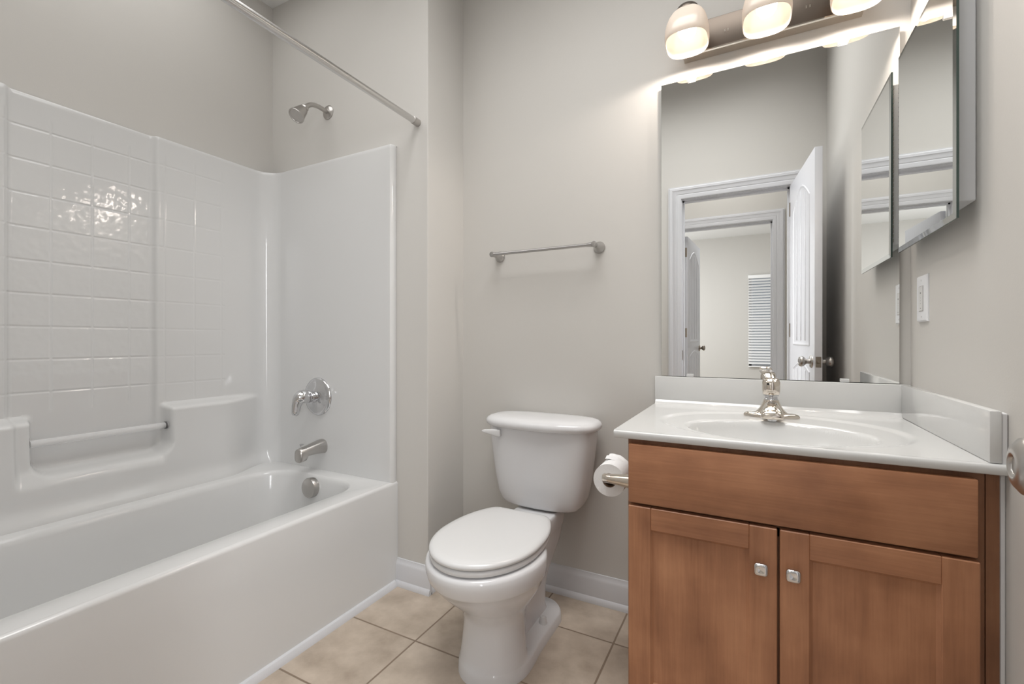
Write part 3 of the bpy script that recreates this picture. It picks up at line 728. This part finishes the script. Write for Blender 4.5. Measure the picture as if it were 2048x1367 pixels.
# ------------------------------------------------------------------ vanity mirror
MX0, MX1, MZ0, MZ1 = -.297, .3925, .911, 1.982
TILT = .004
mr_ = thing('vanity_mirror', (.048, YB-.004, MZ0), 'large frameless mirror above the vanity backsplash', 'mirror')
b = bmesh.new()
yb0, yb1 = YB-.0125, YB-.0125-TILT*(MZ1-MZ0)
pts = [(MX0, MZ0), (MX1, MZ0), (MX1, MZ1), (MX0, MZ1)]
f = [b.verts.new((x, yb0-TILT*(z-MZ0), z)) for x, z in pts]; k = [b.verts.new((x, yb0-TILT*(z-MZ0)+.006, z)) for x, z in pts]
b.faces.new(f); b.faces.new(k[::-1])
for i in range(4): b.faces.new((f[i], f[(i+1) % 4], k[(i+1) % 4], k[i])).material_index = 1
obj('glass', b, [M['mirror'], M['steel_edge']], mr_, None)
for cx in (MX0+.105, MX1-.140):
    b = box(cx-.014, cx+.014, yb1-.0035, YB-.0005, MZ1-.001, MZ1+.004, .001, 1); box(cx-.014, cx+.014, yb1-.0055, yb1-.0015, MZ1-.013, MZ1+.004, .0015, 1, bm=b)
    obj('mirror_clip', b, M['clear'], mr_)
for cx in (MX0+.100, MX1-.135):
    b = box(cx-.012, cx+.012, yb0-.0055, yb0-.0010, MZ0-.001, MZ0+.010, .0015, 1)
    obj('mirror_clip', b, M['clear'], mr_)

# ------------------------------------------------------------------ mirrored medicine cabinet
mc = thing('medicine_cabinet', (XR, 1.50, 1.30), 'mirrored medicine cabinet on the right wall', 'medicine cabinet')
obj('cabinet_box', box(.3855, XR-.0005, 1.316, 1.700, 1.338, 1.835, .002, 1), M['cabinet_white'], mc)
A, B_, C0, C1 = 1.286, 1.716, 1.298, 1.868
rings = []
for g, x in ((0, .3850), (0, .3805), (.013, .3785)):
    rings.append([(x, A+g, C0+g), (x, B_-g, C0+g), (x, B_-g, C1-g), (x, A+g, C1-g)])
bb = bmesh.new(); vr = [[bb.verts.new(q) for q in r] for r in rings]
bb.faces.new(vr[0][::-1]).material_index = 1
for i in range(4):
    j = (i+1) % 4
    bb.faces.new((vr[0][i], vr[0][j], vr[1][j], vr[1][i])).material_index = 1
    bb.faces.new((vr[1][i], vr[1][j], vr[2][j], vr[2][i])).material_index = 2
bb.faces.new(vr[2])
obj('mirror_door', bb, [M['mirror'], M['steel_edge'], M['bevel']], mc, None)
b = bmesh.new()
for i in range(34): box(.3850, .3895, B_-.016, B_-.006, 1.345+i*.0143, 1.3555+i*.0143, bm=b)
obj('piano_hinge', b, M['brushed'], mc, None)

# ------------------------------------------------------------------ wall plate by the vanity
wp = thing('wall_switch', (XR, 1.650, 1.157), 'white switch plate on the right wall above the side splash', 'switch')
b = loft([[(x, y0, z0), (x, y1, z0), (x, y1, z1), (x, y0, z1)] for x, y0, y1, z0, z1 in ((XR, 1.609, 1.690, 1.093, 1.221), (XR-.003, 1.609, 1.690, 1.093, 1.221), (XR-.0068, 1.6125, 1.6865, 1.0965, 1.2175))])
obj('cover_plate', b, M['plastic'], wp, None)
b = loft([[(x, y0, z0), (x, y1, z0), (x, y1, z1), (x, y0, z1)] for x, y0, y1, z0, z1 in ((XR-.006, 1.633, 1.666, 1.123, 1.190), (XR-.0085, 1.633, 1.666, 1.123, 1.190), (XR-.0072, 1.635, 1.664, 1.1565, 1.1565+.0005), (XR-.0072, 1.635, 1.664, 1.157, 1.157))][:2], True, True)
rk = obj('rocker', b, M['ivory'], wp, None)
obj('rocker_gap', box(XR-.0073, XR-.0060, 1.6315, 1.6675, 1.1215, 1.1915), M['brushed'], wp, None)
b = box(XR-.0090, XR-.0080, 1.6470, 1.6510, 1.170, 1.174); box(XR-.0090, XR-.0080, 1.6470, 1.6510, 1.129, 1.131, bm=b)
for z in (1.142, 1.150, 1.158): box(XR-.0088, XR-.0080, 1.6483, 1.6497, z, z+.0014, bm=b)
obj('indicator', b, M['rubber'], rk, None)
for z in (1.107, 1.207): obj('screw', lathe([(.003, 0), (.003, .0008), (0, .001)], (XR-.0067, 1.6495, z), (-1, 0, 0), 12), M['ivory'], wp)

# ------------------------------------------------------------------ vanity light bar
vl = thing('vanity_light', (.042, YB, 2.06), 'nickel vanity light bar with three frosted glass shades', 'vanity light')
LX0, LX1 = -.215, .300
obj('back_plate', box(LX0, LX1, YB-.026, YB-.0005, 2.062, 2.172, .003, 2), M['plate_nickel'], vl)
pr = [(YB-.0005, 2.050), (YB-.040, 2.050), (YB-.0435, 2.053), (YB-.0435, 2.057), (YB-.040, 2.060), (YB-.033, 2.060), (YB-.030, 2.064), (YB-.0005, 2.064)]
obj('plate_lip', loft([[(x, y, z) for y, z in pr] for x in (LX0-.003, LX1+.003)]), M['warm_nickel'], vl, 30)
for x in (-.078, .160):
    b = box(x-.0065, x-.0035, YB-.0275, YB-.0255, 2.109, 2.119); box(x+.0035, x+.0065, YB-.0275, YB-.0255, 2.109, 2.119, bm=b)
    obj('plate_slot', b, M['warm_nickel'], vl, None)
for x in (-.196, .041, .278):
    cy, zr = 1.650, 2.046
    TL = Matrix.Translation((x, cy, zr)) @ Matrix.Rotation(math.radians(-9.5), 4, 'X') @ Matrix.Translation((-x, -cy, -zr))
    rings = []
    prof = [(.066, 0), (.0685, .003), (.070, .020), (.0695, .040), (.066, .062), (.060, .082), (.051, .100), (.040, .114), (.032, .120)]
    inner = [(.029, .117), (.037, .111), (.048, .0975), (.057, .080), (.063, .061), (.0665, .040), (.067, .020), (.0655, .004)]
    for r, h in prof+inner: rings.append([(px, py, zr+h) for px, py in superell(x, cy, r, r*.97, 2.9, 48)])
    rings.append(rings[0])
    sh_ = obj('glass_shade', rotated(loft(rings, False, False), TL), M['shade'], vl, 60)
    obj('bulb', rotated(lathe([(.0, -.002), (.012, -.001), (.022, .006), (.0285, .018), (.030, .030), (.0275, .043), (.021, .056), (.0155, .068), (.0135, .080), (.0135, .090)], (x, cy, zr+.024), (0, 0, 1), 32), TL), M['bulb'], sh_)
    obj('shade_cap', rotated(lathe([(.042, .108), (.0425, .114), (.036, .130), (.024, .140), (.015, .144), (.0, .145)], (x, cy, zr), (0, 0, 1), 32), TL), M['plate_nickel'], sh_, 50)
    ld = bpy.data.lights.new('bulb_light', 'SPOT'); ld.energy = LAMP_W; ld.color = (1.0, .89, .80); ld.spot_size = math.radians(176); ld.spot_blend = .3; ld.shadow_soft_size = .018
    lo = bpy.data.objects.new('bulb_light', ld); COL.objects.link(lo); lo.location = TL @ Vector((x, cy, zr+.008))
    obj('socket', rotated(lathe([(.018, .088), (.018, .120)], (x, cy, zr), (0, 0, 1), 20), TL), M['plastic'], sh_)
    arm = bez([(x, cy+.023, zr+.140), (x, cy+.028, zr+.170), (x, cy+.07, zr+.165), (x, YB-.024, zr+.095)], 12)
    obj('lamp_arm', tube(arm, .009, 14, up=(1, 0, 0)), M['plate_nickel'], vl)
